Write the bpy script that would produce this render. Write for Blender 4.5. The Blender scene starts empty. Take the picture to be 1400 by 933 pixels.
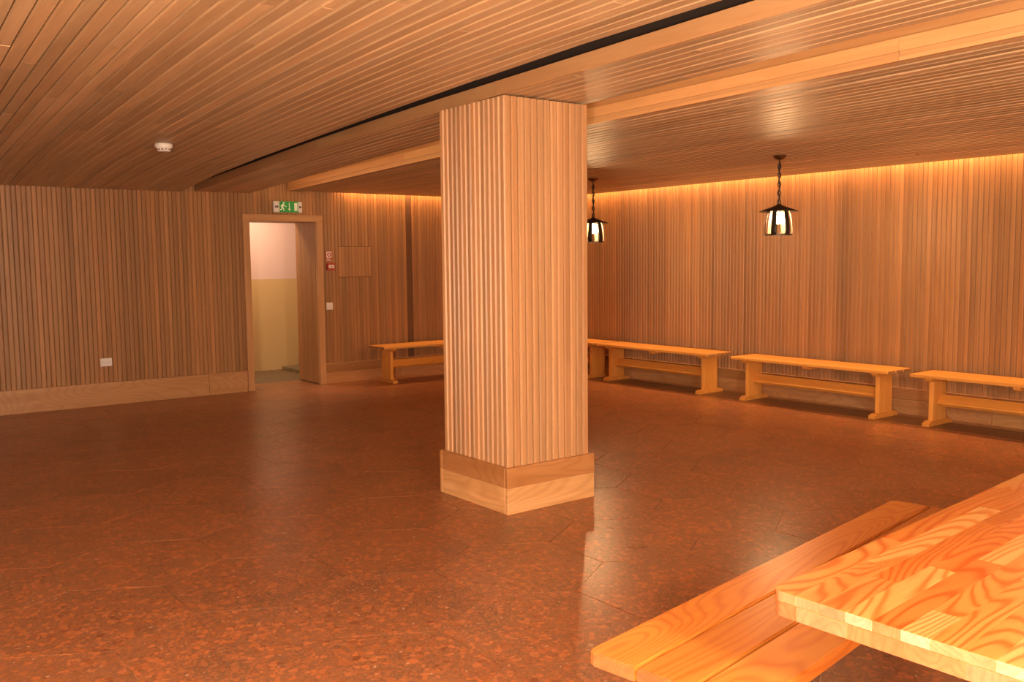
import bpy, bmesh, math, random
from mathutils import Vector, Matrix, Euler
random.seed(7)
R = math.radians
scene = bpy.context.scene
col = scene.collection

# ---------------------------------------------------------------- camera
W, H, F = 1400, 933, 1252.6275
CAM = Vector((0, 0, 1.6)); YAW, PITCH, ROLL = 0.9199, 0.0879, -0.0108
fw = Vector((math.cos(YAW) * math.cos(PITCH), math.sin(YAW) * math.cos(PITCH), -math.sin(PITCH)))
r0 = Vector((math.sin(YAW), -math.cos(YAW), 0)); u0 = r0.cross(fw)
rt = r0 * math.cos(ROLL) + u0 * math.sin(ROLL); up = -r0 * math.sin(ROLL) + u0 * math.cos(ROLL)
cam_data = bpy.data.cameras.new('camera'); cam = bpy.data.objects.new('camera', cam_data); col.objects.link(cam)
cam_data.sensor_fit = 'HORIZONTAL'; cam_data.sensor_width = 36.0; cam_data.lens = F / W * 36.0
cam_data.clip_start = 0.05; cam_data.clip_end = 60
M = Matrix.Identity(4)
for i in range(3):
    M[i][0] = rt[i]; M[i][1] = up[i]; M[i][2] = -fw[i]; M[i][3] = CAM[i]
cam.matrix_world = M
scene.camera = cam

# ---------------------------------------------------------------- world, exposure, light levels
scene.view_settings.view_transform = 'Standard'
scene.view_settings.look = 'None'
scene.view_settings.gamma = 1.0
scene.view_settings.use_curve_mapping = False
scene.view_settings.exposure = 0.12
world = bpy.data.worlds.new('world'); scene.world = world; world.use_nodes = True
bgn = world.node_tree.nodes['Background']
bgn.inputs[0].default_value = (1.0, 0.72, 0.5, 1); bgn.inputs[1].default_value = 0.02
BULB_POWER = 560.0          # emission strength of the pendant bulbs
COVE_SLOT = 2.0            # watts per metre of the hidden battens
COVE_WALL = 15.0
CORRIDOR = 44.0
BULB_COL = (1.0, 0.60, 0.28)
FILL_GLOBE = 330.0        # added fill lights out of the frame, shaped as opal globes
FILL_FLOOR = 640.0
FILL_COL = (1.0, 0.83, 0.65)
COVE_COL = (1.0, 0.50, 0.20)

# ---------------------------------------------------------------- measures of the room
YA, XB = 11.049, 8.777          # slat faces of the left wall and the back wall
X0, Y0 = -3.2, -3.2             # the sides behind the camera
SLAB = 3.0
def interp(t, xs, zs):
    if t <= xs[0]: return zs[0]
    for i in range(len(xs) - 1):
        if t <= xs[i + 1]:
            k = (t - xs[i]) / (xs[i + 1] - xs[i]); return zs[i] + (zs[i + 1] - zs[i]) * k
    return zs[-1]
def h1(x, y): return interp(y, [3.0, 3.6, 4.9, 7.3, 9.2, 10.2, 11.05], [2.700, 2.698, 2.676, 2.612, 2.560, 2.505, 2.447])
def h2(x, y): return interp(y, [2.4, 4.5, 5.3, 6.4, 7.6, 9.35, 11.05], [2.632, 2.612, 2.605, 2.588, 2.562, 2.508, 2.457])
def e1(y): return 3.26 + .041 * (y - 4.54)
def e2l(y): return 3.416 + .041 * (y - 4.54)
def e2r(y): return 4.10 + .041 * (y - 4.54)
def e3l(y): return 4.56 + .041 * (y - 4.54)
E3R = 8.677
def h3(x, y):
    a = interp(y, [2.0, 3.7, 4.9, 7.2, 10.0, 11.0], [2.600, 2.587, 2.583, 2.560, 2.513, 2.497])
    k = min(1, max(0, (x - e3l(y)) / (E3R - e3l(y))))
    return a + (2.502 - a) * k

# ---------------------------------------------------------------- materials
def new_mat(name):
    m = bpy.data.materials.new(name); m.use_nodes = True
    nt = m.node_tree
    return m, nt, nt.nodes['Principled BSDF']
def nd(nt, typ, **kw):
    n = nt.nodes.new(typ)
    for k, v in kw.items(): setattr(n, k, v)
    return n
def link(nt, a, b): nt.links.new(a, b)
def ramp(nt, fac, stops):
    n = nd(nt, 'ShaderNodeValToRGB'); cr = n.color_ramp
    while len(cr.elements) > 1: cr.elements.remove(cr.elements[-1])
    cr.elements[0].position = stops[0][0]; cr.elements[0].color = (*stops[0][1], 1)
    for p_, c_ in stops[1:]:
        e = cr.elements.new(p_); e.color = (*c_, 1)
    link(nt, fac, n.inputs[0]); return n.outputs[0]
def mix(nt, typ, fac, a, b):
    n = nd(nt, 'ShaderNodeMix', data_type='RGBA', blend_type=typ)
    for sock, v in ((n.inputs['Factor'], fac), (n.inputs[6], a), (n.inputs[7], b)):
        if hasattr(v, 'node'): link(nt, v, sock)
        elif isinstance(v, tuple): sock.default_value = (*v, 1)
        else: sock.default_value = v
    return n.outputs[2]
def mth(nt, op, a, b=None, c=None):
    n = nd(nt, 'ShaderNodeMath', operation=op)
    for i, v in enumerate((a, b, c)):
        if v is None: continue
        if hasattr(v, 'node'): link(nt, v, n.inputs[i])
        else: n.inputs[i].default_value = v
    return n.outputs[0]
def coords(nt, scale, rnd=True, kind='Object'):
    tc = nd(nt, 'ShaderNodeTexCoord'); v = tc.outputs[kind]
    if rnd:
        oi = nd(nt, 'ShaderNodeObjectInfo')
        s = nd(nt, 'ShaderNodeVectorMath', operation='SCALE'); s.inputs[0].default_value = (37.0, 11.3, 23.7)
        link(nt, oi.outputs['Random'], s.inputs['Scale'])
        a = nd(nt, 'ShaderNodeVectorMath', operation='ADD'); link(nt, v, a.inputs[0]); link(nt, s.outputs[0], a.inputs[1]); v = a.outputs[0]
    mp = nd(nt, 'ShaderNodeVectorMath', operation='MULTIPLY'); link(nt, v, mp.inputs[0]); mp.inputs[1].default_value = scale
    return mp.outputs[0]
def noise(nt, vec, scale=1.0, detail=4.0, rough=.55, dist=0.0):
    n = nd(nt, 'ShaderNodeTexNoise'); link(nt, vec, n.inputs['Vector'])
    n.inputs['Scale'].default_value = scale; n.inputs['Detail'].default_value = detail
    n.inputs['Roughness'].default_value = rough; n.inputs['Distortion'].default_value = dist
    return n.outputs['Fac']
def wood(name, dark, mid, light, rough=.4, rings=0.0, ring_col=None, along=.8, across=22.0, vary=.22, spec=.5, coat=0.0, bump=.08):
    """grain runs along local X of every piece; object colour tints the piece"""
    m, nt, b = new_mat(name)
    n1 = noise(nt, coords(nt, (along, across, across)), 1, 5, .6, .4)
    n2 = noise(nt, coords(nt, (along * 2.2, across * 7, across * 7)), 1, 3, .6)
    f = mth(nt, 'ADD', mth(nt, 'MULTIPLY', n1, .72), mth(nt, 'MULTIPLY', n2, .28))
    c = ramp(nt, f, [(.33, dark), (.5, mid), (.66, light)])
    if rings:
        base = noise(nt, coords(nt, (along * .9, across * .28, across * .28)), 1, 1.5, .4, .2)
        s = mth(nt, 'SINE', mth(nt, 'MULTIPLY', base, 150.0))
        s = mth(nt, 'POWER', mth(nt, 'ADD', mth(nt, 'MULTIPLY', s, .5), .5), 2.6)
        c = mix(nt, 'MIX', mth(nt, 'MULTIPLY', s, rings), c, ring_col or dark)
    oi = nd(nt, 'ShaderNodeObjectInfo')
    c = mix(nt, 'MULTIPLY', 1.0, c, oi.outputs['Color'])
    v = mth(nt, 'MULTIPLY_ADD', oi.outputs['Random'], vary, 1 - vary / 2)
    hs = nd(nt, 'ShaderNodeHueSaturation'); link(nt, c, hs.inputs['Color']); link(nt, v, hs.inputs['Value'])
    link(nt, hs.outputs[0], b.inputs['Base Color'])
    rr = mth(nt, 'MULTIPLY_ADD', n1, .25, rough - .12); link(nt, rr, b.inputs['Roughness'])
    b.inputs['Specular IOR Level'].default_value = spec
    b.inputs['Coat Weight'].default_value = coat; b.inputs['Coat Roughness'].default_value = .25
    if bump:
        bp = nd(nt, 'ShaderNodeBump'); bp.inputs['Strength'].default_value = bump; bp.inputs['Distance'].default_value = .004
        link(nt, f, bp.inputs['Height']); link(nt, bp.outputs[0], b.inputs['Normal'])
    return m
def plain(name, c, rough=.5, metal=0.0, emit=None, strength=0.0, spec=.5, mottled=.06):
    m, nt, b = new_mat(name)
    n = noise(nt, coords(nt, (9, 9, 9)), 1, 4)
    k = mottled
    cc = ramp(nt, n, [(.3, tuple(x * (1 - k) for x in c)), (.7, tuple(min(1, x * (1 + k)) for x in c))])
    link(nt, cc, b.inputs['Base Color']); b.inputs['Roughness'].default_value = rough; b.inputs['Metallic'].default_value = metal
    b.inputs['Specular IOR Level'].default_value = spec
    if emit:
        b.inputs['Emission Color'].default_value = (*emit, 1); b.inputs['Emission Strength'].default_value = strength
    return m
MAT = {}
MAT['slat'] = wood('wall_slat_wood', (.345, .168, .063), (.412, .206, .079), (.475, .247, .098), rough=.42, vary=.18, across=32, bump=.05)
MAT['ceil'] = wood('ceiling_slat_wood', (.43, .275, .138), (.525, .345, .180), (.60, .405, .220), rough=.46, vary=.16, across=14, bump=.05)
MAT['board'] = wood('baseboard_wood', (.42, .215, .085), (.49, .265, .11), (.55, .315, .145), rough=.42, vary=.06, across=10, rings=.35, ring_col=(.34, .155, .055))
MAT['trim'] = wood('trim_wood', (.46, .24, .10), (.52, .285, .125), (.57, .33, .15), rough=.42, vary=.08, across=12)
MAT['backing'] = plain('backing_board', (.12, .055, .020), .8)
MAT['wallback'] = plain('wall_backing_board', (.17, .085, .036), .8)
MAT['gap_shade'] = plain('painted_gap_shade', (.025, .010, .004), .9)  # near-black colour paints the shade in slat gaps and the dark slot
MAT['pine'] = wood('bench_pine', (.66, .255, .052), (.72, .300, .070), (.78, .355, .095), rough=.36, rings=.6, ring_col=(.55, .150, .018), across=14, vary=.10, coat=.1)
MAT['benchpine'] = wood('wall_bench_pine', (.66, .265, .055), (.72, .305, .070), (.78, .350, .090), rough=.40, rings=.16, ring_col=(.58, .180, .026), across=16, vary=.10, bump=.04)
MAT['pinetop'] = wood('table_pine', (.46, .180, .036), (.50, .205, .045), (.55, .240, .060), rough=.36, rings=.95, ring_col=(.42, .095, .010), across=17, along=1.0, vary=.06, coat=.1, bump=.03)
MAT['endgrain_shade'] = wood('pine_end_grain_shade', (.29, .13, .055), (.34, .16, .070), (.39, .19, .09), rough=.5, rings=.4, ring_col=(.26, .095, .035), along=20, across=20, vary=.2, bump=.0)  # end grain tone, darkened further to shade ends that the floor lamp overlights
MAT['white'] = plain('white_plastic', (.80, .76, .70), .4)
MAT['grey'] = plain('grey_plastic', (.12, .11, .10), .5)
MAT['iron'] = plain('black_iron', (.035, .026, .02), .38, .6)
MAT['brass'] = plain('bronze_metal', (.20, .11, .05), .3, .9)
MAT['ironin'] = plain('cream_enamel', (.05, .04, .026), .5)
MAT['bulb'] = plain('lit_bulb', (1, .9, .7), .4, emit=BULB_COL, strength=BULB_POWER)
MAT['globe'] = plain('fill_light_globe', (1, .95, .9), .4, emit=FILL_COL, strength=FILL_GLOBE)
MAT['fill_globe_strong'] = plain('fill_light_floor_globe', (1, .95, .9), .4, emit=FILL_COL, strength=FILL_FLOOR)
MAT['red'] = plain('red_plastic', (.50, .035, .02), .4)
MAT['green'] = plain('green_sign', (.02, .27, .045), .4, emit=(.05, .55, .10), strength=.10)
MAT['signwhite'] = plain('sign_white', (.80, .82, .55), .4, emit=(.8, .9, .6), strength=.15)
MAT['tube'] = plain('lit_tube', (1, .8, .5), .4, emit=COVE_COL, strength=3.0)
MAT['concrete'] = plain('slab_concrete', (.30, .22, .15), .9)
MAT['plaster'] = plain('plain_panelling', (.36, .19, .095), .6)
MAT['steel'] = plain('bracket_steel', (.55, .5, .45), .35, .9)

def floor_mat(name, strip=False):
    m, nt, b = new_mat(name)
    if strip:
        n = noise(nt, coords(nt, (1.0, 14, 14)), 1, 5, .6)
        c = ramp(nt, n, [(.3, (.10, .045, .02)), (.7, (.18, .085, .038))])
        link(nt, c, b.inputs['Base Color']); b.inputs['Roughness'].default_value = .35
        return m
    tc = nd(nt, 'ShaderNodeTexCoord'); oi = nd(nt, 'ShaderNodeObjectInfo')
    def vec(sc, k):
        s = nd(nt, 'ShaderNodeVectorMath', operation='SCALE'); s.inputs[0].default_value = (17.0 * k, 9.1, 3.3)
        link(nt, oi.outputs['Random'], s.inputs['Scale'])
        a = nd(nt, 'ShaderNodeVectorMath', operation='ADD'); link(nt, tc.outputs['Object'], a.inputs[0]); link(nt, s.outputs[0], a.inputs[1])
        return a.outputs[0]
    v = vec(1, 1)
    wob = nd(nt, 'ShaderNodeTexNoise'); link(nt, v, wob.inputs['Vector']); wob.inputs['Scale'].default_value = 40; wob.inputs['Detail'].default_value = 2
    vm = nd(nt, 'ShaderNodeVectorMath', operation='MULTIPLY_ADD'); link(nt, wob.outputs['Color'], vm.inputs[0]); vm.inputs[1].default_value = (.022, .022, 0); link(nt, v, vm.inputs[2])
    def chips(scale, thr, edge):
        v1 = nd(nt, 'ShaderNodeTexVoronoi', feature='F1'); v1.inputs['Scale'].default_value = scale; link(nt, vm.outputs[0], v1.inputs['Vector'])
        v2 = nd(nt, 'ShaderNodeTexVoronoi', feature='DISTANCE_TO_EDGE'); v2.inputs['Scale'].default_value = scale; link(nt, vm.outputs[0], v2.inputs['Vector'])
        sx = nd(nt, 'ShaderNodeSeparateColor'); link(nt, v1.outputs['Color'], sx.inputs[0])
        has = mth(nt, 'GREATER_THAN', sx.outputs[1], thr)
        inn = nd(nt, 'ShaderNodeMapRange'); inn.inputs[1].default_value = edge; inn.inputs[2].default_value = edge + .06; link(nt, v2.outputs['Distance'], inn.inputs[0])
        return sx.outputs[0], mth(nt, 'MULTIPLY', has, inn.outputs[0])
    big = noise(nt, v, 3.2, 3, .6)
    fine = noise(nt, v, 160, 3, .7)
    matrix = mix(nt, 'MIX', fine, (.195, .085, .038), (.31, .142, .070))
    grey = nd(nt, 'ShaderNodeMapRange'); grey.inputs[1].default_value = .50; grey.inputs[2].default_value = .64; link(nt, big, grey.inputs[0])
    matrix = mix(nt, 'MIX', mth(nt, 'MULTIPLY', grey.outputs[0], .7), matrix, (.155, .088, .048))
    r_, k_ = chips(85, .35, .05)
    c = mix(nt, 'MIX', k_, matrix, ramp(nt, r_, [(0, (.19, .068, .027)), (.35, (.29, .105, .040)), (.75, (.38, .135, .050)), (.985, (.36, .14, .06)), (1, (.55, .38, .25))]))
    r_, k_ = chips(34, .60, .05)
    k_ = mth(nt, 'MULTIPLY', k_, mth(nt, 'SUBTRACT', 1.0, mth(nt, 'MULTIPLY', grey.outputs[0], .6)))
    c = mix(nt, 'MIX', k_, c, ramp(nt, r_, [(0, (.19, .062, .024)), (.2, (.34, .115, .040)), (.7, (.47, .155, .052)), (.995, (.42, .16, .064)), (1, (.46, .28, .16))]))
    hs = nd(nt, 'ShaderNodeHueSaturation'); link(nt, c, hs.inputs['Color']); link(nt, mth(nt, 'MULTIPLY_ADD', oi.outputs['Random'], .10, 1.02), hs.inputs['Value'])
    link(nt, hs.outputs[0], b.inputs['Base Color'])
    rg = mth(nt, 'MULTIPLY_ADD', noise(nt, v, 2.0, 4, .6),   .16, .23); link(nt, rg, b.inputs['Roughness'])
    b.inputs['Specular IOR Level'].default_value = .5
    bp = nd(nt, 'ShaderNodeBump'); bp.inputs['Strength'].default_value = .06; bp.inputs['Distance'].default_value = .002
    link(nt, noise(nt, v, 60, 3), bp.inputs['Height']); link(nt, bp.outputs[0], b.inputs['Normal'])
    return m
MAT['tile'] = floor_mat('terrazzo_tile')
MAT['strip'] = floor_mat('border_strip', True)
MAT['grout'] = plain('joint_grout', (.40, .24, .13), .6, mottled=.7)

def corridor_mat():
    m, nt, b = new_mat('two_tone_paint')
    g = nd(nt, 'ShaderNodeNewGeometry'); s = nd(nt, 'ShaderNodeSeparateXYZ'); link(nt, g.outputs['Position'], s.inputs[0])
    k = mth(nt, 'GREATER_THAN', s.outputs[2], 1.36)
    link(nt, mix(nt, 'MIX', k, (.60, .40, .165), (.70, .50, .42)), b.inputs['Base Color']); b.inputs['Roughness'].default_value = .6
    return m
MAT['corridor'] = corridor_mat()

# ---------------------------------------------------------------- helpers
def me_obj(name, mesh, mat, parent=None, loc=(0, 0, 0), rot=None, tint=None):
    o = bpy.data.objects.new(name, mesh); col.objects.link(o)
    if mat is not None and len(mesh.materials) == 0: mesh.materials.append(MAT[mat])
    o.location = loc
    if rot is not None: o.rotation_euler = rot
    if parent is not None: o.parent = parent
    if tint is not None: o.color = (*tint, 1)
    return o
def make_mesh(verts, faces, name='piece', smooth=False):
    m = bpy.data.meshes.new(name); m.from_pydata([tuple(v) for v in verts], [], faces); m.validate()
    bm = bmesh.new(); bm.from_mesh(m); bmesh.ops.recalc_face_normals(bm, faces=bm.faces); bm.to_mesh(m); bm.free()
    if smooth:
        for p_ in m.polygons: p_.use_smooth = True
    return m
_box = {}
def box_mesh(dx, dy, dz, bev=.002, seg=1, mat=None):
    """box centred on the origin with bevelled edges; shared between alike pieces"""
    key = (round(dx, 4), round(dy, 4), round(dz, 4), bev, seg, mat)
    if key in _box: return _box[key]
    bm = bmesh.new(); bmesh.ops.create_cube(bm, size=1)
    bmesh.ops.scale(bm, vec=(dx, dy, dz), verts=bm.verts)
    if bev: bmesh.ops.bevel(bm, geom=list(bm.edges), offset=min(bev, .45 * min(dx, dy, dz)), segments=seg, affect='EDGES', profile=.5)
    m = bpy.data.meshes.new('piece'); bm.to_mesh(m); bm.free()
    if mat: m.materials.append(MAT[mat])
    _box[key] = m; return m
def box(name, lo, hi, mat, parent=None, bev=.002, axis='X', tint=None, rotz=0.0, seg=1):
    """axis = direction the grain runs; positions given in the parent's space"""
    d = [hi[i] - lo[i] for i in range(3)]; c = [(hi[i] + lo[i]) / 2 for i in range(3)]
    if axis == 'X': me, rot = box_mesh(d[0], d[1], d[2], bev, seg, mat), (0, 0, 0)
    elif axis == 'Y': me, rot = box_mesh(d[1], d[0], d[2], bev, seg, mat), (0, 0, R(90))
    else: me, rot = box_mesh(d[2], d[1], d[0], bev, seg, mat), (0, R(-90), 0)
    return me_obj(name, me, None, parent, c, rot, tint)
def end_grain_shade(m, lim=.8):
    if len(m.materials) < 2: m.materials.append(MAT['endgrain_shade'])
    for p_ in m.polygons:
        if abs(p_.normal.x) > lim: p_.material_index = 1
def prism(profile, L, name='piece'):
    """profile = (y, z) outline, extruded along local X from 0 to L"""
    n = len(profile)
    v = [(0, y, z) for y, z in profile] + [(L, y, z) for y, z in profile]
    f = [(i, (i + 1) % n, n + (i + 1) % n, n + i) for i in range(n)] + [tuple(range(n - 1, -1, -1)), tuple(range(n, 2 * n))]
    return make_mesh(v, f, name)
def lathe(prof, seg=28, name='piece', smooth=True):
    """prof = (radius, z) from the bottom up; closed when radius 0"""
    v, f = [], []
    for r_, z in prof:
        for k in range(seg):
            a = 2 * math.pi * k / seg; v.append((r_ * math.cos(a), r_ * math.sin(a), z))
    for i in range(len(prof) - 1):
        for k in range(seg):
            k2 = (k + 1) % seg; f.append((i * seg + k, i * seg + k2, (i + 1) * seg + k2, (i + 1) * seg + k))
    f.append(tuple(range(seg - 1, -1, -1))); f.append(tuple(range((len(prof) - 1) * seg, len(prof) * seg)))
    m = make_mesh(v, f, name)
    if smooth:
        for p_ in m.polygons: p_.use_smooth = len(p_.vertices) == 4
    return m
def empty(name, loc=(0, 0, 0), rotz=0.0):
    o = bpy.data.objects.new(name, None); col.objects.link(o); o.location = loc; o.rotation_euler = (0, 0, rotz)
    o.empty_display_size = .1; return o
def tag(o, label, cat, group=None):
    o['label'] = label; o['category'] = cat
    if group: o['group'] = group
    return o
def struct(o, label=None):
    o['kind'] = 'structure'
    if label: o['label'] = label
    return o
def copy_tree(o, parent=None):
    c = o.copy(); col.objects.link(c); c.parent = parent
    for ch in list(o.children): copy_tree(ch, c)
    return c
def tintv(a=.88, b=1.12, warm=.05):
    k = random.uniform(a, b); w = random.uniform(-warm, warm)
    return (k * (1 + w), k, k * (1 - w))
def joined_boxes(name, boxes, mat, parent=None):
    bm = bmesh.new()
    for lo, hi in boxes:
        g = bmesh.ops.create_cube(bm, size=1)
        bmesh.ops.scale(bm, vec=[hi[i] - lo[i] for i in range(3)], verts=g['verts'])
        bmesh.ops.translate(bm, vec=[(hi[i] + lo[i]) / 2 for i in range(3)], verts=g['verts'])
    m = bpy.data.meshes.new(name); bm.to_mesh(m); bm.free()
    return me_obj(name, m, mat, parent)

# ---------------------------------------------------------------- floor of hexagonal terrazzo slabs
floor = struct(joined_boxes('floor', [((X0, Y0, -.12), (8.24, YA + .6, -.004)), ((8.24, Y0, -.12), (XB + .1, YA + .1, -.004))], 'grout'), 'polished reddish terrazzo floor of large hexagonal slabs')
def clip_poly(poly, xmin, xmax, ymin, ymax):
    for ax, lim, sgn in ((0, xmin, 1), (0, xmax, -1), (1, ymin, 1), (1, ymax, -1)):
        out = []
        for i in range(len(poly)):
            a, b = poly[i], poly[(i + 1) % len(poly)]
            ia, ib = (a[ax] - lim) * sgn >= 0, (b[ax] - lim) * sgn >= 0
            if ia: out.append(a)
            if ia != ib:
                t = (lim - a[ax]) / (b[ax] - a[ax]); out.append((a[0] + (b[0] - a[0]) * t, a[1] + (b[1] - a[1]) * t))
        poly = out
        if len(poly) < 3: return None
    return poly
HS = .449; HW = HS * math.sqrt(3)
def hex_tile(cx, cy):
    g = .0030
    poly = [(cx + (HS - g) * math.sin(R(60 * k)), cy + (HS - g) * math.cos(R(60 * k))) for k in range(6)]
    poly = clip_poly(poly, X0 + .02, 8.238, .2, YA + .615)
    if not poly: return
    area = abs(sum(poly[i][0] * poly[(i + 1) % len(poly)][1] - poly[(i + 1) % len(poly)][0] * poly[i][1] for i in range(len(poly)))) / 2
    if area < .004: return
    n = len(poly); top = [(x - cx, y - cy, 0) for x, y in poly]; bot = [(x - cx, y - cy, -.02) for x, y in poly]
    f = [tuple(range(n)), tuple(range(2 * n - 1, n - 1, -1))] + [(i, n + i, n + (i + 1) % n, (i + 1) % n) for i in range(n)]
    me_obj('tile', make_mesh(top + bot, f, 'hex_slab'), 'tile', floor, (cx, cy, 0))
row0 = (1.298 - 0, 4.154 - HS - 0)   # a slab whose top corner is at (1.298, 4.154)
for j in range(-5, 13):
    for i in range(-3, 12):
        cx = row0[0] + HW * (i + (.5 if j % 2 else 0)); cy = row0[1] + 1.5 * HS * j
        if cy < .3 or cx < -.9 or cx - HW > 8.2 or cy - HS > YA + .6 or (cy - HS > YA and not 3.6 < cx < 6): continue
        hex_tile(cx, cy)
# darker plank border along the back wall
for k in range(3):
    for (a, b) in ((1.0, 3.9), (3.9, 7.2), (7.2, 11.02)):
        me_obj('border_board', box_mesh(b - a - .004, .166, .02, .001, 1, 'strip'), None, floor, (8.24 + .171 * (k + .5), (a + b) / 2, -.0085), (0, 0, R(90)))

# ---------------------------------------------------------------- walls
def slat_profile(w, d, c, g=.68):
    return [(-w / 2, -.004), (w / 2, -.004), (w / 2, d * g), (w / 2 - c, d), (-w / 2 + c, d), (-w / 2, d * g)]
PITCH_W = .0495
_slat = {}
def slat_mesh(L, w=.0470, d=.016, c=.006):
    key = (round(L, 3), w)
    if key not in _slat:
        m = prism(slat_profile(w, d, c), L, 'slat'); m.materials.append(MAT['slat']); _slat[key] = m
    return _slat[key]
def slat_rot(nx, ny):
    """local X -> up, local Z -> the outward normal of the wall"""
    x = Vector((0, 0, 1)); z = Vector((nx, ny, 0)); y = z.cross(x)
    return Matrix((x, y, z)).transposed().to_euler()
DX0, DX1, DZ = 4.253, 5.315, 2.205           # door casing outline
TOPZ = 2.96
wall_left = struct(joined_boxes('wall_left', [((X0, YA + .016, -.05), (DX0 + .05, YA + .10, SLAB)), ((DX1 - .05, YA + .016, -.05), (XB + .1, YA + .10, SLAB)), ((DX0 + .05, YA + .016, DZ - .05), (DX1 - .05, YA + .10, SLAB))], 'wallback'), 'long wall of narrow vertical wooden slats pierced by the doorway')
rA = slat_rot(0, -1)
x = .92
while x < XB - .03:
    if 6.60 < x < 6.70: x += PITCH_W; continue
    zb = DZ - .02 if DX0 - .01 < x < DX1 + .01 else .22
    me_obj('slat', slat_mesh(TOPZ - zb), None, wall_left, (x, YA + .016, zb), rA, tintv(.80, 1.04, .04))
    x += PITCH_W
joined_boxes('plain_panel', [((X0, YA, .0), (.89, YA + .016, TOPZ))], 'plaster', wall_left)
wall_back = struct(joined_boxes('wall_back', [((XB + .016, Y0, -.05), (XB + .10, YA + .10, SLAB))], 'wallback'), 'wall of narrow vertical wooden slats behind the row of benches')
rB = slat_rot(-1, 0)
y = 2.75
while y < YA - .02:
    me_obj('slat', slat_mesh(TOPZ - .22), None, wall_back, (XB + .016, y, .22), rB, tintv(.88, 1.13, .04))
    y += PITCH_W
joined_boxes('plain_panel', [((XB, Y0, .0), (XB + .016, 2.72, TOPZ))], 'plaster', wall_back)
struct(joined_boxes('wall_front', [((X0 - .1, Y0 - .1, -.05), (XB + .1, Y0, SLAB))], 'plaster'), 'wooden wall facing the doorway wall')
struct(joined_boxes('wall_right', [((X0 - .1, Y0, -.05), (X0, YA + .1, SLAB))], 'plaster'), 'wooden wall facing the bench wall')
# flush hatch of short slats
hatch = tag(empty('access_hatch', (5.785, YA - .001, 1.404)), 'small square hatch of short slats flush in the wall beside the fire alarm', 'hatch')
w_h = .479
for k in range(10):
    me_obj('slat', slat_mesh(.395, .0470, .016, .006), None, hatch, (-w_h / 2 + (k + .5) * w_h / 10, .006, .002), rA, (1.08, 1.06, 1.02) if k else (1.25, 1.2, 1.15))
for z_ in (-.003, .400):
    box('edge_strip', (-w_h / 2, -.0095, z_ - .003), (w_h / 2, .006, z_ + .003), 'backing', hatch, .001)

# ---------------------------------------------------------------- baseboards
def baseboard(name, runs, wall, label):
    e = struct(empty(name, (0, 0, 0)), label)
    for a, b in runs:
        for zb, zt, nm, t, d in ((.0, .150, 'lower_board', (1.08, 1.03, .97), .0), (.152, .265, 'upper_board', (.86, .80, .72), .003)):
            tt = tuple(c * random.uniform(.96, 1.04) for c in t)
            if wall == 'A': box(nm, (a + .001, YA - .022 - d, zb), (b - .001, YA + .014, zt), 'board', e, .002, 'X', tt)
            else: box(nm, (XB - .022 - d, a + .001, zb), (XB + .014, b - .001, zt), 'board', e, .002, 'Y', tt)
    return e
bl = struct(empty('baseboard_left'), 'pale plank baseboard under the slats beside the doorway')
for a, b in ((-1.0, 3.765), (3.767, DX0 - .002)):
    box('board', (a, YA - .022, .0), (b, YA + .014, .262), 'board', bl, .003, 'X', (1.0, .97, .93))
baseboard('baseboard_corner', [(DX1 + .002, 6.45), (6.452, XB - .026)], 'A', 'two plank baseboard under the slats between doorway and corner')
baseboard('baseboard_back', [(1.5, 4.05), (4.05, 6.32), (6.32, 8.8), (8.8, YA - .026)], 'B', 'two plank baseboard running behind the row of benches')

# ---------------------------------------------------------------- doorway
door = struct(empty('door_1', ((DX0 + DX1) / 2, YA, 0)), 'open doorway with pale wooden casing and deep wooden reveal')
hw = (DX1 - DX0) / 2; cw = .085
box('casing_post', (-hw, -.034, 0), (-hw + cw, .02, DZ - cw), 'trim', door, .004, 'Z', (1.02, .98, .92))
box('casing_post', (hw - cw, -.034, 0), (hw, .02, DZ - cw), 'trim', door, .004, 'Z', (1.04, 1, .94))
box('casing_head', (-hw, -.034, DZ - cw), (hw, .02, DZ), 'trim', door, .004, 'X', (1.02, .98, .92))
RD = .62
for s in (-1, 1):
    xi = s * (hw - cw + .012)
    jb = box('jamb', (min(xi, xi + s * .04), .02, 0), (max(xi, xi + s * .04), RD, DZ - cw + .05), 'backing', door, .001, 'Z')
    n = 12
    for k in range(n):
        ya, yb = .022 + (RD - .022) * k / n, .022 + (RD - .022) * (k + 1) / n
        me = slat_mesh(DZ - cw + .03, .0470, .016, .006)
        x_ = Vector((0, 0, 1)); z_ = Vector((-s, 0, 0)); y_ = z_.cross(x_)
        me_obj('slat', me, None, door, (xi - s * .001, (ya + yb) / 2, .012), Matrix((x_, y_, z_)).transposed().to_euler(), tintv(.85, 1.0))
box('head_lining', (-hw + cw - .03, .02, DZ - cw + .008), (hw - cw + .03, RD, DZ - cw + .05), 'trim', door, .002, 'X', (.8, .75, .7))
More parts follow.
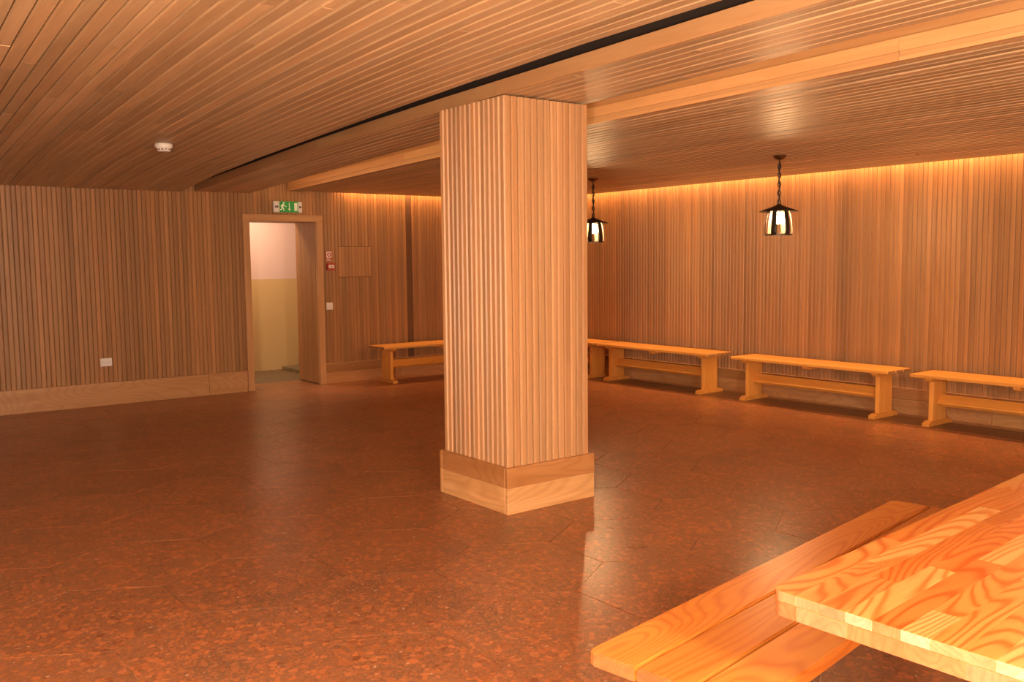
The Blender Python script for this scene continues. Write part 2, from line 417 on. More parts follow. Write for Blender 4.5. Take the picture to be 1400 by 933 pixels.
# corridor beyond
CY = YA + 2.0
struct(joined_boxes('wall_corridor', [((2.6, CY, -.05), (8.4, CY + .1, SLAB))], 'corridor'), 'corridor wall painted pale pink above ochre yellow')
struct(joined_boxes('wall_corridor_end', [((2.5, YA + .6, -.05), (2.6, CY + .1, SLAB)), ((8.4, YA + .6, -.05), (8.5, CY + .1, SLAB)), ((2.6, YA + .64, -.05), (DX0 + .04, YA + .7, SLAB)), ((DX1 - .04, YA + .64, -.05), (8.4, YA + .7, SLAB)), ((DX0 + .04, YA + .64, DZ), (DX1 - .04, YA + .7, SLAB))], 'corridor'))
struct(joined_boxes('ceiling_corridor', [((2.5, YA + .6, SLAB - .2), (8.5, CY + .1, SLAB - .1))], 'plaster'))
MAT['corrfloor'] = plain('corridor_floor', (.16, .10, .045), .5, mottled=.2)
struct(joined_boxes('floor_corridor', [((2.5, YA + .6, -.12), (8.5, CY, -.001))], 'corrfloor'), 'dull brown corridor floor beyond the doorway')
st = tag(empty('corridor_steps', (5.56, CY - .02, 0)), 'low brown steps rising beside the yellow corridor wall', 'steps')
MAT['step'] = plain('step_stone', (.20, .14, .07), .5, mottled=.2)
box('tread', (0, -1.2, 0), (2.6, 0, .045), 'step', st, .004)
box('tread', (.27, -1.2, .045), (2.6, 0, .21), 'step', st, .004)
al = bpy.data.lights.new('corridor_lamp', 'AREA'); al.shape = 'RECTANGLE'; al.size = 1.2; al.size_y = .3; al.energy = CORRIDOR; al.color = (1, .74, .52)
ceil_lamp = tag(empty('corridor_ceiling_lamp', (4.6, YA + 1.35, SLAB - .2)), 'flat white lamp on the corridor ceiling', 'lamp')
box('housing', (-.62, -.16, -.05), (.62, .16, 0), 'white', ceil_lamp, .01)
alo = bpy.data.objects.new('corridor_lamp', al); col.objects.link(alo); alo.parent = ceil_lamp; alo.location = (0, 0, -.06)

# ---------------------------------------------------------------- pillar
PX, PY, BX, BY, BH, OV = 3.3911, 4.514, .7337, .7792, .2975, .0253
pillar = tag(empty('pillar', (PX + BX / 2, PY + BY / 2, 0)), 'square pillar clad in vertical wooden slats on a plank plinth', 'pillar')
ax, ay = BX / 2 - OV, BY / 2 - OV
box('core', (-ax + .017, -ay + .017, .0), (ax - .017, ay - .017, 2.585), 'gap_shade', pillar, .001, 'Z')
ptop = 2.603
for side in range(4):
    half, n = (ax, 13) if side in (0, 2) else (ay, 14)
    for k in range(n):
        wv = 2 * half / n; t = -half + (k + .5) * wv
        if side == 0: pos, nrm = (t, -ay + .016), (0, -1)
        elif side == 1: pos, nrm = (-ax + .016, t), (-1, 0)
        elif side == 2: pos, nrm = (t, ay - .016), (0, 1)
        else: pos, nrm = (ax - .016, t), (1, 0)
        key = ('p', half)
        if key not in _slat:
            m = prism(slat_profile(wv - .0065, .018, .0075, .35), ptop - .25, 'slat'); m.materials.append(MAT['slat']); _slat[key] = m
        me_obj('slat', _slat[key], None, pillar, (*pos, .25), slat_rot(*nrm), tuple(c * k_ for c, k_ in zip(tintv(1.0, 1.36, .04), (1, 1.05, 1.18))))
hx, hy = BX / 2, BY / 2
for zb, zt, nm, t, d in ((0, .168, 'lower_board', (1.36, 1.38, 1.32), .0), (.169, BH, 'upper_board', (.94, .78, .62), .001)):
    for s in (-1, 1):
        box(nm, (-hx - d, s * hy - (.03 if s > 0 else 0) + (-d if s < 0 else 0), zb), (hx + d, s * hy + (.03 if s < 0 else 0) + (d if s > 0 else 0), zt), 'board', pillar, .0025, 'X', t)
        box(nm, (s * hx - (.03 if s > 0 else 0) + (-d if s < 0 else 0), -hy + .031, zb), (s * hx + (.03 if s < 0 else 0) + (d if s > 0 else 0), hy - .031, zt), 'board', pillar, .0025, 'Y', t)

# ---------------------------------------------------------------- ceiling: three slatted sections with open slots between them
struct(joined_boxes('ceiling_slab', [((X0 - .1, Y0 - .1, SLAB), (XB + .1, YA + .7, SLAB + .1))], 'concrete'), 'concrete slab above the slatted ceiling')
YEND = YA - .002
def strip_mesh(fx, fz, y0, y1, prof, n):
    """sweeps a (dx, dz) outline along y; local X runs along +Y, origin at the start point"""
    ox, oz = fx(y0), fz(fx(y0), y0)
    v, f, k = [], [], len(prof)
    for i in range(n + 1):
        yy = y0 + (y1 - y0) * i / n; cx = fx(yy); cz = fz(cx, yy)
        for dx, dz in prof: v.append((yy - y0, -(cx + dx - ox), cz + dz - oz))
    for i in range(n):
        for j in range(k):
            j2 = (j + 1) % k; f.append((i * k + j, i * k + j2, (i + 1) * k + j2, (i + 1) * k + j))
    f += [tuple(range(k - 1, -1, -1)), tuple(range(n * k, (n + 1) * k))]
    return make_mesh(v, f), (ox, y0, oz)
def sweep(name, fx, fz, y0, y1, prof, mat, parent, tint=None):
    me, o = strip_mesh(fx, fz, y0, y1, prof, max(1, int((y1 - y0) / .9)))
    return me_obj(name, me, mat, parent, o, (0, 0, R(90)), tint)
def ceil_profile(w, c=.008, d=.008):
    return [(-w / 2, .022), (-w / 2, d), (-w / 2 + c, 0), (w / 2 - c * .6, 0), (w / 2, d), (w / 2, .022)]
def ceiling_section(xl, xr, hz, n, y0, y1, label, split=(2.4, 4.2)):
    root = struct(empty('ceiling'), label)
    # backing board above the slats
    v, f = [], []; m = 24
    for i in range(m + 1):
        yy = y0 + (y1 - y0) * i / m
        for xx in (xl(yy), xr(yy)):
            v.append((xx, yy, hz(xx, yy) + .021)); v.append((xx, yy, hz(xx, yy) + .038))
    for i in range(m):
        a = i * 4; b = a + 4
        f += [(a, a + 2, b + 2, b), (a + 1, b + 1, b + 3, a + 3), (a, b, b + 1, a + 1), (a + 2, a + 3, b + 3, b + 2)]
    f += [(0, 1, 3, 2), (m * 4, m * 4 + 2, m * 4 + 3, m * 4 + 1)]
    me_obj('backing', make_mesh(v, f), 'gap_shade', root)
    w = (xr(5) - xl(5)) / n
    for k in range(n):
        fx = lambda yy, u=(k + .5) / n: xl(yy) + (xr(yy) - xl(yy)) * u
        cuts = [y0]; yy = y0 + random.uniform(.3, 1) * split[1]
        while yy < y1 - .6: cuts.append(yy); yy += random.uniform(*split)
        cuts.append(y1)
        for a, b in zip(cuts, cuts[1:]):
            t = tintv(.86, 1.14, .03); dz = random.uniform(0, .003)
            sweep('slat', fx, lambda x_, y_: hz(x_, y_) + dz, a + .0008, b - .0008, ceil_profile(w - .0060), 'ceil', root, t)
    return root
C1N = 58; C1X = 3.26 - C1N * .0785
c1 = ceiling_section(lambda y: C1X + .041 * (y - 4.54), e1, h1, C1N, .6, YEND, 'broad section of slatted wooden ceiling with the smoke detector', (3.0, 4.6))
joined_boxes('plain_panel', [((X0, Y0, 2.70), (3.05, .598, 2.74)), ((X0, .602, 2.70), (-1.46, YEND, 2.74))], 'plaster', c1)
c2 = ceiling_section(lambda y: e2l(y) + .022, e2r, h2, 8, -.6, YEND, 'narrow slatted ceiling band carried on the pillar', (4, 6))
for a, b in ((-.6, 2.05), (2.052, 4.62), (4.622, 7.4), (7.402, YEND)):
    sweep('edge_board', e2l, h2, a, b, [(0, 0), (.02, 0), (.02, .088), (0, .088)], 'trim', c2, tuple(c * random.uniform(.95, 1.02) for c in (.92, .90, .88)))
sweep('light_block', e2l, h2, -.6, YEND, [(.14, .039), (.52, .039), (.52, .36), (.14, .36)], 'gap_shade', c2)  # unseen mass added to keep batten light out of the dark slot
Y3 = YA - .10
c3 = ceiling_section(lambda y: e3l(y) + .03, lambda y: E3R, h3, 48, .3, Y3, 'wide slatted ceiling section from which the lanterns hang', (3.2, 5))
for a, b in ((.3, 2.6), (2.602, 5.0), (5.002, 7.9), (7.902, Y3)):
    t = tuple(c * random.uniform(.97, 1.03) for c in (1.02, .98, .92))
    sweep('edge_board', e3l, h3, a, b, [(0, .046), (.025, .046), (.025, .115), (0, .115)], 'trim', c3, t)
    sweep('edge_moulding', e3l, h3, a, b, [(.006, .018), (.03, .018), (.03, .0455), (.006, .0455)], 'trim', c3, tuple(c * .86 for c in t))
    sweep('edge_strip', e3l, h3, a, b, [(.0, -.002), (.03, -.002), (.03, .0175), (.0, .0175)], 'trim', c3, t)

sweep('cove_reflector', e3l, h3, .3, Y3, [(.10, .04), (.115, .04), (.115, .38), (.10, .38)], 'trim', c3, (.9, .8, .7))  # board added to catch the batten light and glow above the edge board
# hidden battens in the slots
def batten(p0, p1, aim, watts, label, size=.05):
    p0, p1 = Vector(p0), Vector(p1); d = p1 - p0; L = d.length
    e = empty('cove_light', p0); e.rotation_euler = (0, 0, math.atan2(d.y, d.x)); tag(e, label, 'light', 'hidden cove lights')
    sl = math.atan2(d.z, math.hypot(d.x, d.y))
    b = me_obj('housing', box_mesh(L, .03, .03, .003, 1, 'white'), None, e, (L / 2, 0, d.z / 2 - .012), (0, -sl, 0))
    ld = bpy.data.lights.new('cove_light', 'AREA'); ld.shape = 'RECTANGLE'; ld.size = L; ld.size_y = size; ld.energy = watts * L; ld.color = COVE_COL
    lo = bpy.data.objects.new('cove_glow', ld); col.objects.link(lo)
    z = -Vector(aim).normalized(); x = d.normalized(); y_ = z.cross(x).normalized(); z = x.cross(y_)
    mw = Matrix((x, y_, z)).transposed().to_4x4(); mid = (p0 + p1) / 2 + Vector(aim).normalized() * .03; mw.translation = mid
    bpy.context.view_layer.update()
    lo.parent = e; lo.matrix_parent_inverse = e.matrix_world.inverted(); lo.matrix_world = mw
    return e
for a, b, lab in ((.4, 5.6, 'long batten light hidden on the ceiling band between pillar and table'), (5.6, 10.9, 'long batten light hidden on the ceiling band between pillar and doorway')):
    batten((e2r(a) - .10, a, h2(0, a) + .075), (e2r(b) - .10, b - .03, h2(0, b) + .075), (1, 0, .05), COVE_SLOT, lab)
batten((XB - .035, .4, 2.66), (XB - .035, 10.87, 2.66), (-.35, 0, -1), COVE_WALL, 'long batten light hidden in the gap above the bench wall')
batten((5.6, YA - .035, 2.66), (8.5, YA - .035, 2.66), (0, -.35, -1), COVE_WALL * 1.0, 'long batten light hidden in the gap above the doorway wall')

# ---------------------------------------------------------------- lantern pendants
def make_lantern():
    t = empty('pendant_lantern')
    me_obj('ceiling_rose', lathe([(.012, -.040), (.03, -.036), (.050, -.02), (.060, -.006), (.062, 0)], 24), 'brass', t)
    # chain of alternating links
    zl, k = -.036, 0
    bm = bmesh.new(); nu, nv = 14, 6; rx, rz, rr = .012, .024, .0052
    vs = [[bm.verts.new((((rx + rr * math.cos(2 * math.pi * j / nv)) * math.cos(2 * math.pi * i / nu)), rr * math.sin(2 * math.pi * j / nv), (rz + rr * math.cos(2 * math.pi * j / nv)) * math.sin(2 * math.pi * i / nu))) for j in range(nv)] for i in range(nu)]
    for i in range(nu):
        for j in range(nv): bm.faces.new((vs[i][j], vs[(i + 1) % nu][j], vs[(i + 1) % nu][(j + 1) % nv], vs[i][(j + 1) % nv]))
    lm = bpy.data.meshes.new('chain_link'); bm.to_mesh(lm); bm.free(); lm.materials.append(MAT['iron'])
    for p_ in lm.polygons: p_.use_smooth = True
    while zl > -.43:
        me_obj('chain_link', lm, None, t, (0, 0, zl - .02), (0, 0, R(90 * (k % 2) + 20))); zl -= .0405; k += 1
    # cord threaded through the chain
    pts = [(.006 * math.sin(i * 1.3), .006 * math.cos(i * 1.3), -.03 - .42 * i / 20) for i in range(21)]
    cu = bpy.data.curves.new('cord', 'CURVE'); cu.dimensions = '3D'; cu.bevel_depth = .006; cu.bevel_resolution = 1
    sp = cu.splines.new('POLY'); sp.points.add(20)
    for i, q in enumerate(pts): sp.points[i].co = (*q, 1)
    co = bpy.data.objects.new('cord', cu); col.objects.link(co)
    bpy.context.view_layer.update()
    cm = bpy.data.meshes.new_from_object(co.evaluated_get(bpy.context.evaluated_depsgraph_get())); bpy.data.objects.remove(co)
    me_obj('cord', cm, 'iron', t)
    # conical hat
    seg = 40; v, f = [], []
    prof = [(.012, -.438), (.03, -.450), (.10, -.478), (.178, -.506), (.173, -.510), (.10, -.484), (.03, -.458), (.012, -.450)]
    for r_, z in prof:
        for k in range(seg): a = 2 * math.pi * k / seg; v.append((r_ * math.cos(a), r_ * math.sin(a), z))
    for i in range(len(prof)):
        i2 = (i + 1) % len(prof)
        for k in range(seg): k2 = (k + 1) % seg; f.append((i * seg + k, i * seg + k2, i2 * seg + k2, i2 * seg + k))
    me_obj('hat_shade', make_mesh(v, f, smooth=True), 'iron', t)
    # six curved staves
    for s in range(6):
        ca = R(60 * s); v, f = [], []
        hs = [(-.488, .093), (-.54, .108), (-.60, .119), (-.66, .126), (-.70, .127), (-.722, .121)]
        for z, r_ in hs:
            for da in (-12, -4, 4, 12):
                a = ca + R(da); v.append((r_ * math.cos(a), r_ * math.sin(a), z))
        n = len(v)
        v += [(x_ * .975, y_ * .975, z_) for x_, y_, z_ in v]
        for i in range(len(hs) - 1):
            for j in range(3):
                a = i * 4 + j; f.append((a, a + 1, a + 5, a + 4)); f.append((n + a, n + a + 4, n + a + 5, n + a + 1))
            for j in (0, 3): a = i * 4 + j; f.append((a, a + 4, n + a + 4, n + a))
        for base in (0, (len(hs) - 1) * 4):
            for j in range(3): f.append((base + j, base + j + 1, n + base + j + 1, n + base + j))
        m = make_mesh(v, f, smooth=True); m.materials.append(MAT['iron']); m.materials.append(MAT['ironin'])
        for p_ in m.polygons:
            c_ = p_.center; p_.material_index = 1 if (p_.normal.x * c_.x + p_.normal.y * c_.y) < -.05 * math.hypot(c_.x, c_.y) * 1 and abs(p_.normal.z) < .7 and all(i_ >= n for i_ in p_.vertices) else 0
        me_obj('stave', m, None, t)
    for nm, z, r_ in (('lower_ring', -.722, .122), ('upper_ring', -.490, .093)):
        seg = 32; v, f = [], []
        prof = [(r_ - .006, z - .005), (r_ + .003, z - .005), (r_ + .003, z + .005), (r_ - .006, z + .005)]
        for q, zz in prof:
            for k in range(seg): a = 2 * math.pi * k / seg; v.append((q * math.cos(a), q * math.sin(a), zz))
        for i in range(4):
            for k in range(seg): k2 = (k + 1) % seg; f.append((i * seg + k, i * seg + k2, ((i + 1) % 4) * seg + k2, ((i + 1) % 4) * seg + k))
        me_obj(nm, make_mesh(v, f), 'iron', t)
    me_obj('socket', lathe([(.020, -.512), (.022, -.508), (.022, -.46), (.012, -.44)], 20), 'brass', t)
    me_obj('bulb', lathe([(.006, -.622), (.024, -.617), (.036, -.597), (.038, -.577), (.031, -.546), (.020, -.520), (.018, -.512)], 24), 'bulb', t)
    return t
def on3(x, y): return h3(x, y)
lan = make_lantern()
spots = [((7.145, 5.29), -20, 'black lantern pendant with a conical hat hanging clear of the pillar over the middle benches'),
         ((7.16, 7.84), -17, 'black lantern pendant with a conical hat hanging partly behind the pillar'),
         ((7.05, 2.45), 30, 'added unseen black lantern pendant hanging over the bench nearest the table')]  # last lantern is unseen, added further along the row to light wall and bench
for i, ((x, y), a, lab) in enumerate(spots):
    t = lan if i == 0 else copy_tree(lan)
    z = on3(x, y) if x > 4.6 else (h1(x, y) if x < 3.2 and y > .6 else 2.70)
    t.location = (x, y, z); t.rotation_euler = (0, 0, R(a) + math.atan2(y, x))
    tag(t, lab, 'lamp', 'lantern pendants')

def ball(r_, zc): return [(r_ * math.sin(R(a)) + .0005, zc - r_ * math.cos(R(a))) for a in range(0, 166, 15)]
gl = empty('fill_globe_pendant', (1.3, -1.2, 2.70))  # unseen fill light, added to brighten table and room from behind the camera
me_obj('ceiling_rose', lathe([(.012, -.040), (.03, -.036), (.055, -.02), (.066, -.006), (.068, 0)], 24), 'brass', gl)
me_obj('rod', lathe([(.006, -.56), (.006, -.03)], 10), 'iron', gl)
me_obj('collar', lathe([(.06, -.59), (.06, -.57), (.012, -.55)], 20), 'brass', gl)
me_obj('globe', lathe(ball(.20, -.77), 24), 'globe', gl)
tag(gl, 'added unseen fill light, an opal globe pendant hanging beyond the pine table', 'lamp')
fl_ = empty('fill_floor_lamp', (-.50, .15, 0))  # unseen fill light beside the camera, added to brighten pillar and ceiling like bounced flash
me_obj('base', lathe([(.16, 0), (.16, .015), (.03, .03), (.014, .05)], 32), 'iron', fl_)
me_obj('stem', lathe([(.012, .04), (.012, 1.08)], 12), 'iron', fl_)
me_obj('collar', lathe([(.014, 1.06), (.05, 1.09), (.06, 1.115)], 20), 'brass', fl_)
me_obj('globe', lathe([(r_, z_) for r_, z_ in reversed([(r_, 2 * 1.29 - z_) for r_, z_ in ball(.20, 1.29)])], 24), 'fill_globe_strong', fl_)
tag(fl_, 'added unseen fill light, a floor lamp with an opal globe on the open floor', 'lamp')

# ---------------------------------------------------------------- wall benches
def make_bench(L=1.92, Wd=.43, Hh=.487, planks=3, leg_w=.24, inset=.165, tseat=.032, gap=.007, tone=(1.10, 1.23, 1.15), rc=0.0, pm='benchpine'):
    """length along local X, front towards local -Y"""
    t = empty('trestle_bench')
    pw = (Wd - gap * (planks - 1)) / planks
    for k in range(planks):
        y0 = -Wd / 2 + k * (pw + gap)
        if rc:
            a_ = [(-L / 2, y0), (L / 2, y0), (L / 2, y0 + pw), (-L / 2, y0 + pw)]; out = []
            for q, (cx_, cy_) in enumerate(a_):
                if (k == 0 and q in (0, 1)) or (k == planks - 1 and q in (2, 3)):
                    su, sv = (1 if q in (0, 3) else -1), (1 if q < 2 else -1)
                    arc = [(cx_ + su * rc * (1 - math.cos(R(t_))), cy_ + sv * rc * (1 - math.sin(R(t_)))) for t_ in range(0, 91, 15)]
                    out += arc if q in (0, 2) else arc[::-1]
                else: out.append((cx_, cy_))
            n_ = len(out); ym = y0 + pw / 2
            v_ = [(u_, w_ - ym, tseat / 2) for u_, w_ in out] + [(u_, w_ - ym, -tseat / 2) for u_, w_ in out]
            m_ = make_mesh(v_, [tuple(range(n_)), tuple(range(2 * n_ - 1, n_ - 1, -1))] + [(i_, (i_ + 1) % n_, n_ + (i_ + 1) % n_, n_ + i_) for i_ in range(n_)])
            bm = bmesh.new(); bm.from_mesh(m_); bmesh.ops.bevel(bm, geom=[e_ for e_ in bm.edges if abs(e_.verts[0].co.z - e_.verts[1].co.z) < 1e-5], offset=.005, segments=2, affect='EDGES'); bm.to_mesh(m_); bm.free()
            me_obj('seat_plank', m_, pm, t, (0, ym, Hh - tseat / 2), None, tintv(.95, 1.05, .02)); end_grain_shade(m_)
            continue
        box('seat_plank', (-L / 2, y0, Hh - tseat), (L / 2, y0 + pw, Hh), pm, t, .007, 'X', tintv(.95, 1.05, .02), seg=2); end_grain_shade(t.children[-1].data) if len(t.children) else None
    lx = L / 2 - inset
    for x_ in (-lx, 0, lx):
        w_ = Wd * .84 if x_ else Wd * .84
        me = prism([(-w_ / 2, .038), (-w_ / 2, .020), (-w_ / 2 + .022, 0), (w_ / 2 - .022, 0), (w_ / 2, .020), (w_ / 2, .038)], .06)
        o = me_obj('cleat', me, pm, t, (x_ - .03, 0, Hh - tseat - .038)); o.color = (.97, .93, .86, 1)
    for s in (-1, 1):
        x_ = s * lx
        box('leg', (x_ - .022, -leg_w / 2, .045), (x_ + .022, leg_w / 2, Hh - tseat - .038), pm, t, .004, 'Z', (1.0, 1.0, .98), seg=2)
        fl = Wd * .96
        me = prism([(-fl / 2, 0), (fl / 2, 0), (fl / 2, .028), (fl / 2 - .05, .047), (-fl / 2 + .05, .047), (-fl / 2, .028)], .07)
        o = me_obj('foot', me, pm, t, (x_ - .035, 0, 0)); o.color = (.93, .88, .82, 1)
        o = me_obj('bracket', box_mesh(.035, .05, .004, .001, 1, 'steel'), None, t, (x_ + (-.045 if s > 0 else .045), .08, Hh - tseat - .003))
    L2 = 2 * lx - .046
    o = me_obj('stretcher', box_mesh(L2, .112, .048, .006, 2, pm), None, t, (0, .0, .235), (R(46), 0, 0), (.98, .94, .86))
    for ch in t.children: ch.color = tuple(ch.color[i] * tone[i] for i in range(3)) + (1,)
    return t
b0 = make_bench()
bx = 8.225 + .215
bspots = [((bx, 5.76), -90, 'pine trestle bench at the slatted wall, in front of the lantern clear of the pillar'),
          ((bx, 8.0), -90, 'pine trestle bench at the slatted wall, with knotty stretcher, partly behind the pillar'),
          ((bx, 9.965), -90, 'pine trestle bench in the room corner, mostly hidden behind the pillar'),
          ((bx, 3.62), -90, 'pine trestle bench at the slatted wall, end of the row beside the table'),
          ((5.87 + .96, 10.67), 0, 'pine trestle bench against the wall between doorway and corner')]
for i, ((x, y), a, lab) in enumerate(bspots):
    t = b0 if i == 0 else copy_tree(b0)
    t.location = (x, y, 0 if a == 0 else .0015); t.rotation_euler = (0, 0, R(a))
    tag(t, lab, 'bench', 'trestle benches along the walls')

# ---------------------------------------------------------------- table and its bench
TZ = .75; TT = .066
A1, A2 = R(5.2), R(-90 + 1.6)
c0 = Vector((1.918, 1.428, 0)); dl = Vector((math.cos(A1), math.sin(A1), 0)); dw = Vector((math.cos(A2), math.sin(A2), 0))
TL, TW, NS = 2.3, .84, 12
table = tag(empty('pine_table', c0 + dl * TL / 2 + dw * TW / 2, 0), 'large table with glued pine stave top and rounded corners', 'table')
toff = Vector(table.location)
def stave(name, u0_, u1_, w0, w1, z0, z1, tint, rc=None, mat='pinetop', bev=.0006):
    """a piece of the top between lengths u and widths w; rc = (corner index, radius) rounds one corner"""
    pts = [(u0_, w0), (u1_, w0), (u1_, w1), (u0_, w1)]
    if rc:
        i, r_ = rc; out = []
        for k in range(4):
            if k != i: out.append(pts[k]); continue
            sgu = 1 if pts[k][0] == u0_ else -1; sgw = 1 if pts[k][1] == w0 else -1
            cu_, cw_ = pts[k][0] + sgu * r_, pts[k][1] + sgw * r_
            arc = [(cu_ - sgu * r_ * math.cos(R(a)), cw_ - sgw * r_ * math.sin(R(a))) for a in range(0, 91, 18)]
            # order so that the outline keeps running round
            if k in (0, 2): out += arc
            else: out += arc[::-1]
        pts = out
    uc, wc = (u0_ + u1_) / 2, (w0 + w1) / 2
    org = c0 + dl * uc + dw * wc
    inv = Matrix.Rotation(-A1, 3, 'Z')
    loc2 = [inv @ (c0 + dl * u + dw * w - org) for u, w in pts]
    n_ = len(loc2); hz_ = (z1 - z0) / 2
    v = [(q.x, q.y, hz_) for q in loc2] + [(q.x, q.y, -hz_) for q in loc2]
    f = [tuple(range(n_)), tuple(range(2 * n_ - 1, n_ - 1, -1))] + [(i, (i + 1) % n_, n_ + (i + 1) % n_, n_ + i) for i in range(n_)]
    m = make_mesh(v, f)
    bm = bmesh.new(); bm.from_mesh(m); bmesh.ops.bevel(bm, geom=list(bm.edges), offset=bev, segments=1, affect='EDGES'); bm.to_mesh(m); bm.free()
    o_ = me_obj(name, m, mat, table, Vector((org.x, org.y, (z0 + z1) / 2)) - toff, (0, 0, A1), tint)
    end_grain_shade(m); return o_
ORG, LGT, MID = (.98, .80, .60), (1.14, 1.55, 2.1), (1.04, 1.06, 1.04)
layout = {0: [(0, MID), (.62, ORG), (1.5, MID)], 1: [(0, MID), (.385, LGT), (1.19, ORG), (1.8, MID)], 2: [(0, MID), (.28, ORG), (1.0, ORG), (1.6, MID)],
          3: [(0, LGT), (.475, ORG), (1.3, MID)], 4: [(0, ORG), (.63, LGT), (1.5, ORG)], 5: [(0, LGT), (.17, MID), (.85, ORG), (1.6, LGT)],
          6: [(0, MID), (.55, LGT), (1.2, ORG)], 7: [(0, MID), (.9, MID), (1.7, ORG)], 8: [(0, LGT), (.35, MID), (1.1, LGT)],
          9: [(0, ORG), (.7, MID), (1.4, ORG)], 10: [(0, MID), (.5, LGT), (1.3, MID)], 11: [(0, ORG), (.8, MID), (1.6, ORG)]}
sw = TW / NS; zt = TZ - .027
for r_i, pcs in layout.items():
    for k, (u_, t_) in enumerate(pcs):
        u1_ = pcs[k + 1][0] if k + 1 < len(pcs) else TL
        rc = None
        if r_i == 0 and k == 0: rc = (0, .035)
        if r_i == 0 and k + 1 == len(pcs): rc = (1, .035)
        if r_i == NS - 1 and k == 0: rc = (3, .035)
        if r_i == NS - 1 and k + 1 == len(pcs): rc = (2, .035)
        stave('stave', u_, u1_, r_i * sw, (r_i + 1) * sw, zt, TZ, tuple(c * random.uniform(.97, 1.03) for c in t_), rc)
for k in range(7):
    w0 = max(0, (k - .45) * TW / 6.0); w1 = min(TW, (k + .55) * TW / 6.0)
    rc = (0, .035) if k == 0 else ((3, .035) if k == 6 else None)
    stave('lower_stave', 0, TL, w0, w1, TZ - TT, zt - .0004, random.choice([MID, ORG, MID]), rc)
for s, u_ in ((-1, .78), (1, TL - .5)):
    q = c0 + dl * u_ + dw * TW / 2 - toff
    me_obj('leg', box_mesh(.57, .30, .05, .005, 2, 'pine'), None, table, (q.x, q.y, .05 + .285), Matrix.Rotation(A1, 3, 'Z').to_4x4().to_euler().to_matrix().to_4x4().__matmul__(Matrix.Rotation(R(-90), 4, 'Y')).to_euler())
    me_obj('foot', box_mesh(.70, .08, .055, .006, 2, 'pine'), None, table, (q.x, q.y, .0275), (0, 0, A1 + R(90)))
    me_obj('bearer', box_mesh(.72, .07, .055, .006, 2, 'pine'), None, table, (q.x, q.y, TZ - TT - .0275), (0, 0, A1 + R(90)))
q = c0 + dl * (TL / 2 + .14) + dw * TW / 2 - toff
me_obj('stretcher', box_mesh(TL - 1.33, .04, .13, .006, 2, 'pine'), None, table, (q.x, q.y, .25), (0, 0, A1))

BA = R(8.8); BZ = .455
tb = make_bench(2.27, .535, BZ, 3, .34, .32, .045, .009, (.80, .70, .48), .03, 'pine')
bo = Vector((1.745, 1.945, 0)); bl_ = Vector((math.cos(BA), math.sin(BA), 0)); bw_ = Vector((math.sin(BA), -math.cos(BA), 0))
tb.name = 'table_bench'
tb.location = bo + bl_ * 1.135 + bw_ * .2675; tb.rotation_euler = (0, 0, BA + math.pi)
tag(tb, 'broad three plank pine bench standing alongside the pine table', 'bench')

# ---------------------------------------------------------------- small fittings
# exit sign
es = tag(empty('exit_sign', ((4.655 + 5.033) / 2, YA, (2.232 + 2.373) / 2)), 'green emergency exit sign in a white housing above the doorway', 'exit sign')
box('housing', (-.189, -.055, -.0705), (.189, -.002, .0705), 'white', es, .012, 'X', seg=3)
gp = box('green_panel', (-.118, -.059, -.0685), (.132, -.054, .0685), 'green', es, .0015)
box('clip', (-.178, -.058, -.012), (-.130, -.054, .012), 'grey', es, .002); box('clip', (.145, -.058, -.012), (.178, -.054, .012), 'grey', es, .002)
def flat(name, polys, parent, mat, yy, th=.0015):
    bm = bmesh.new()
    for poly in polys:
        a = [bm.verts.new((x_, yy, z_)) for x_, z_ in poly]; b = [bm.verts.new((x_, yy + th, z_)) for x_, z_ in poly]
        n_ = len(poly); bm.faces.new(a); bm.faces.new(b[::-1])
        for i in range(n_): bm.faces.new((a[i], b[i], b[(i + 1) % n_], a[(i + 1) % n_]))
    bmesh.ops.recalc_face_normals(bm, faces=bm.faces)
    m = bpy.data.meshes.new(name); bm.to_mesh(m); bm.free()
    return me_obj(name, m, mat, parent)
def limb(a, b, w):
    a, b = Vector(a), Vector(b); d = (b - a).normalized(); p_ = Vector((-d.y, d.x)) * w / 2
    return [tuple(a + p_), tuple(b + p_), tuple(b - p_), tuple(a - p_)]
hd = [(-.062 + .011 * math.cos(R(a)), .047 + .011 * math.sin(R(a))) for a in range(0, 360, 30)]
flat('running_figure', [hd, limb((-.068, .034), (-.085, -.008), .022), limb((-.068, .030), (-.045, .008), .010), limb((-.045, .008), (-.028, .004), .009), limb((-.070, .030), (-.095, .018), .010), limb((-.095, .018), (-.100, .0), .009), limb((-.080, -.008), (-.064, -.022), .013), limb((-.064, -.022), (-.066, -.050), .011), limb((-.086, -.008), (-.090, -.034), .013), limb((-.090, -.034), (-.112, -.036), .011)], es, 'signwhite', -.0608)
flat('arrow', [limb((.012, .050), (.012, -.025), .010), [(-.004, -.022), (.028, -.022), (.012, -.052)]], es, 'signwhite', -.0608)
flat('door_symbol', [[(.078, -.048), (.120, -.048), (.120, .050), (.078, .050)]], es, 'signwhite', -.0608)
for ch in list(es.children):
    if ch.name.split('.')[0] in ('running_figure', 'arrow', 'door_symbol'): ch.parent = gp; ch.location = -Vector(gp.location)
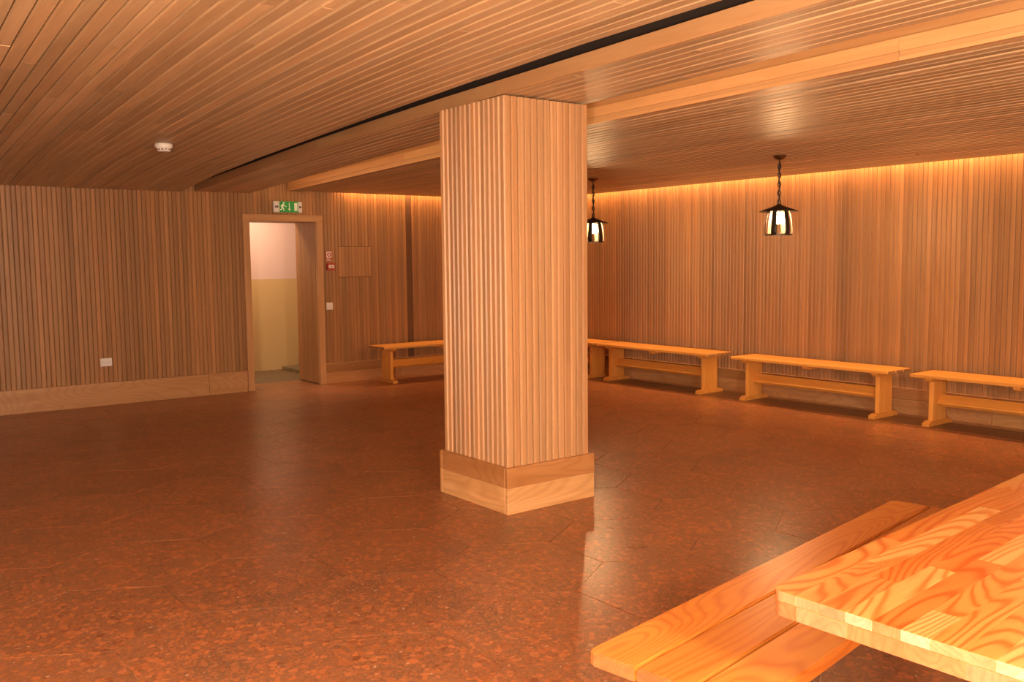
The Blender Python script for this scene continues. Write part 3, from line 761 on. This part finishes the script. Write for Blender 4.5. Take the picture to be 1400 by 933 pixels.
# fire alarm plate and call point
fs = tag(empty('fire_alarm_sign', (5.410, YA, 1.681)), 'small red and white fire alarm sign plate above the call point', 'sign')
box('plate', (-.045, -.006, -.065), (.045, -.001, .065), 'red', fs, .0015)
flat('white_field', [[(-.036, -.022), (.036, -.022), (.036, .058), (-.036, .058)]], fs, 'white', -.0075)
ring = []
for k in range(24):
    a, b = R(15 * k), R(15 * (k + 1)); ring.append([(.027 * math.cos(a), .018 + .027 * math.sin(a)), (.027 * math.cos(b), .018 + .027 * math.sin(b)), (.014 * math.cos(b), .018 + .014 * math.sin(b)), (.014 * math.cos(a), .018 + .014 * math.sin(a))])
flat('red_ring', ring, fs, 'red', -.009)
flat('lower_mark', [[(-.036, -.058), (.036, -.058), (.036, -.050), (-.036, -.050)], [(-.036, -.040), (.012, -.040), (.012, -.032), (-.036, -.032)]], fs, 'white', -.0075)
cp = tag(empty('call_point', (5.419, YA, 1.543)), 'red fire alarm call point box with a white push plate', 'alarm box')
box('box', (-.050, -.05, -.046), (.050, -.001, .046), 'red', cp, .004, seg=2)
pp_ = box('push_plate', (-.036, -.053, -.020), (.040, -.049, .022), 'white', cp, .001)
flat('printed_mark', [[(-.012, -.002), (.014, -.002), (.014, .004), (-.012, .004)], [(-.004, -.010), (.006, -.010), (.006, -.002), (-.004, -.002)]], cp, 'grey', -.0542)
for ch in list(cp.children):
    if ch.name.startswith('printed_mark'): ch.parent = pp_; ch.location = -Vector(pp_.location)
sw_ = tag(empty('light_switch', (5.400, YA, 1.0245)), 'white square light switch beside the doorway casing', 'switch')
box('plate', (-.046, -.012, -.047), (.046, -.001, .047), 'white', sw_, .004, seg=2); box('rocker', (-.034, -.017, -.035), (.034, -.011, .035), 'white', sw_, .003)
ou = tag(empty('wall_outlet', (2.606, YA, .494)), 'white double power outlet low on the slatted wall', 'outlet')
box('plate', (-.062, -.012, -.046), (.062, -.001, .046), 'white', ou, .003, seg=2)
for s in (-1, 1):
    pr = [(.024 * math.cos(R(a)) + s * .030, .024 * math.sin(R(a))) for a in range(0, 360, 20)]
    flat('socket_face', [pr], ou, 'white', -.0145, .003)
    flat('pin_hole', [[(s * .030 + e_ * .009 + .0035 * math.cos(R(a)), s * e_ * .007 + .0035 * math.sin(R(a))) for a in range(0, 360, 45)] for e_ in (-1, 1)], ou, 'grey', -.0152, .001)
# smoke detector
sdx, sdy = 2.392, 7.88
sd = tag(empty('smoke_detector', (sdx, sdy, h1(sdx, sdy) - .0005)), 'round white smoke detector on the slatted ceiling', 'smoke detector')
me_obj('base', lathe([(.068, -.036), (.071, -.030), (.071, -.006), (.066, 0)], 32), 'white', sd)
me_obj('sensing_chamber', lathe([(.040, -.066), (.048, -.064), (.052, -.056), (.058, -.038), (.060, -.036)], 32), 'white', sd)
vent = []
for k in range(12):
    a = R(30 * k); ca, sa = math.cos(a), math.sin(a)
    o = me_obj('vent_slot', box_mesh(.003, .018, .010, .0008, 1, 'grey'), None, sd, (.0545 * ca, .0545 * sa, -.049), (0, R(-18), a))
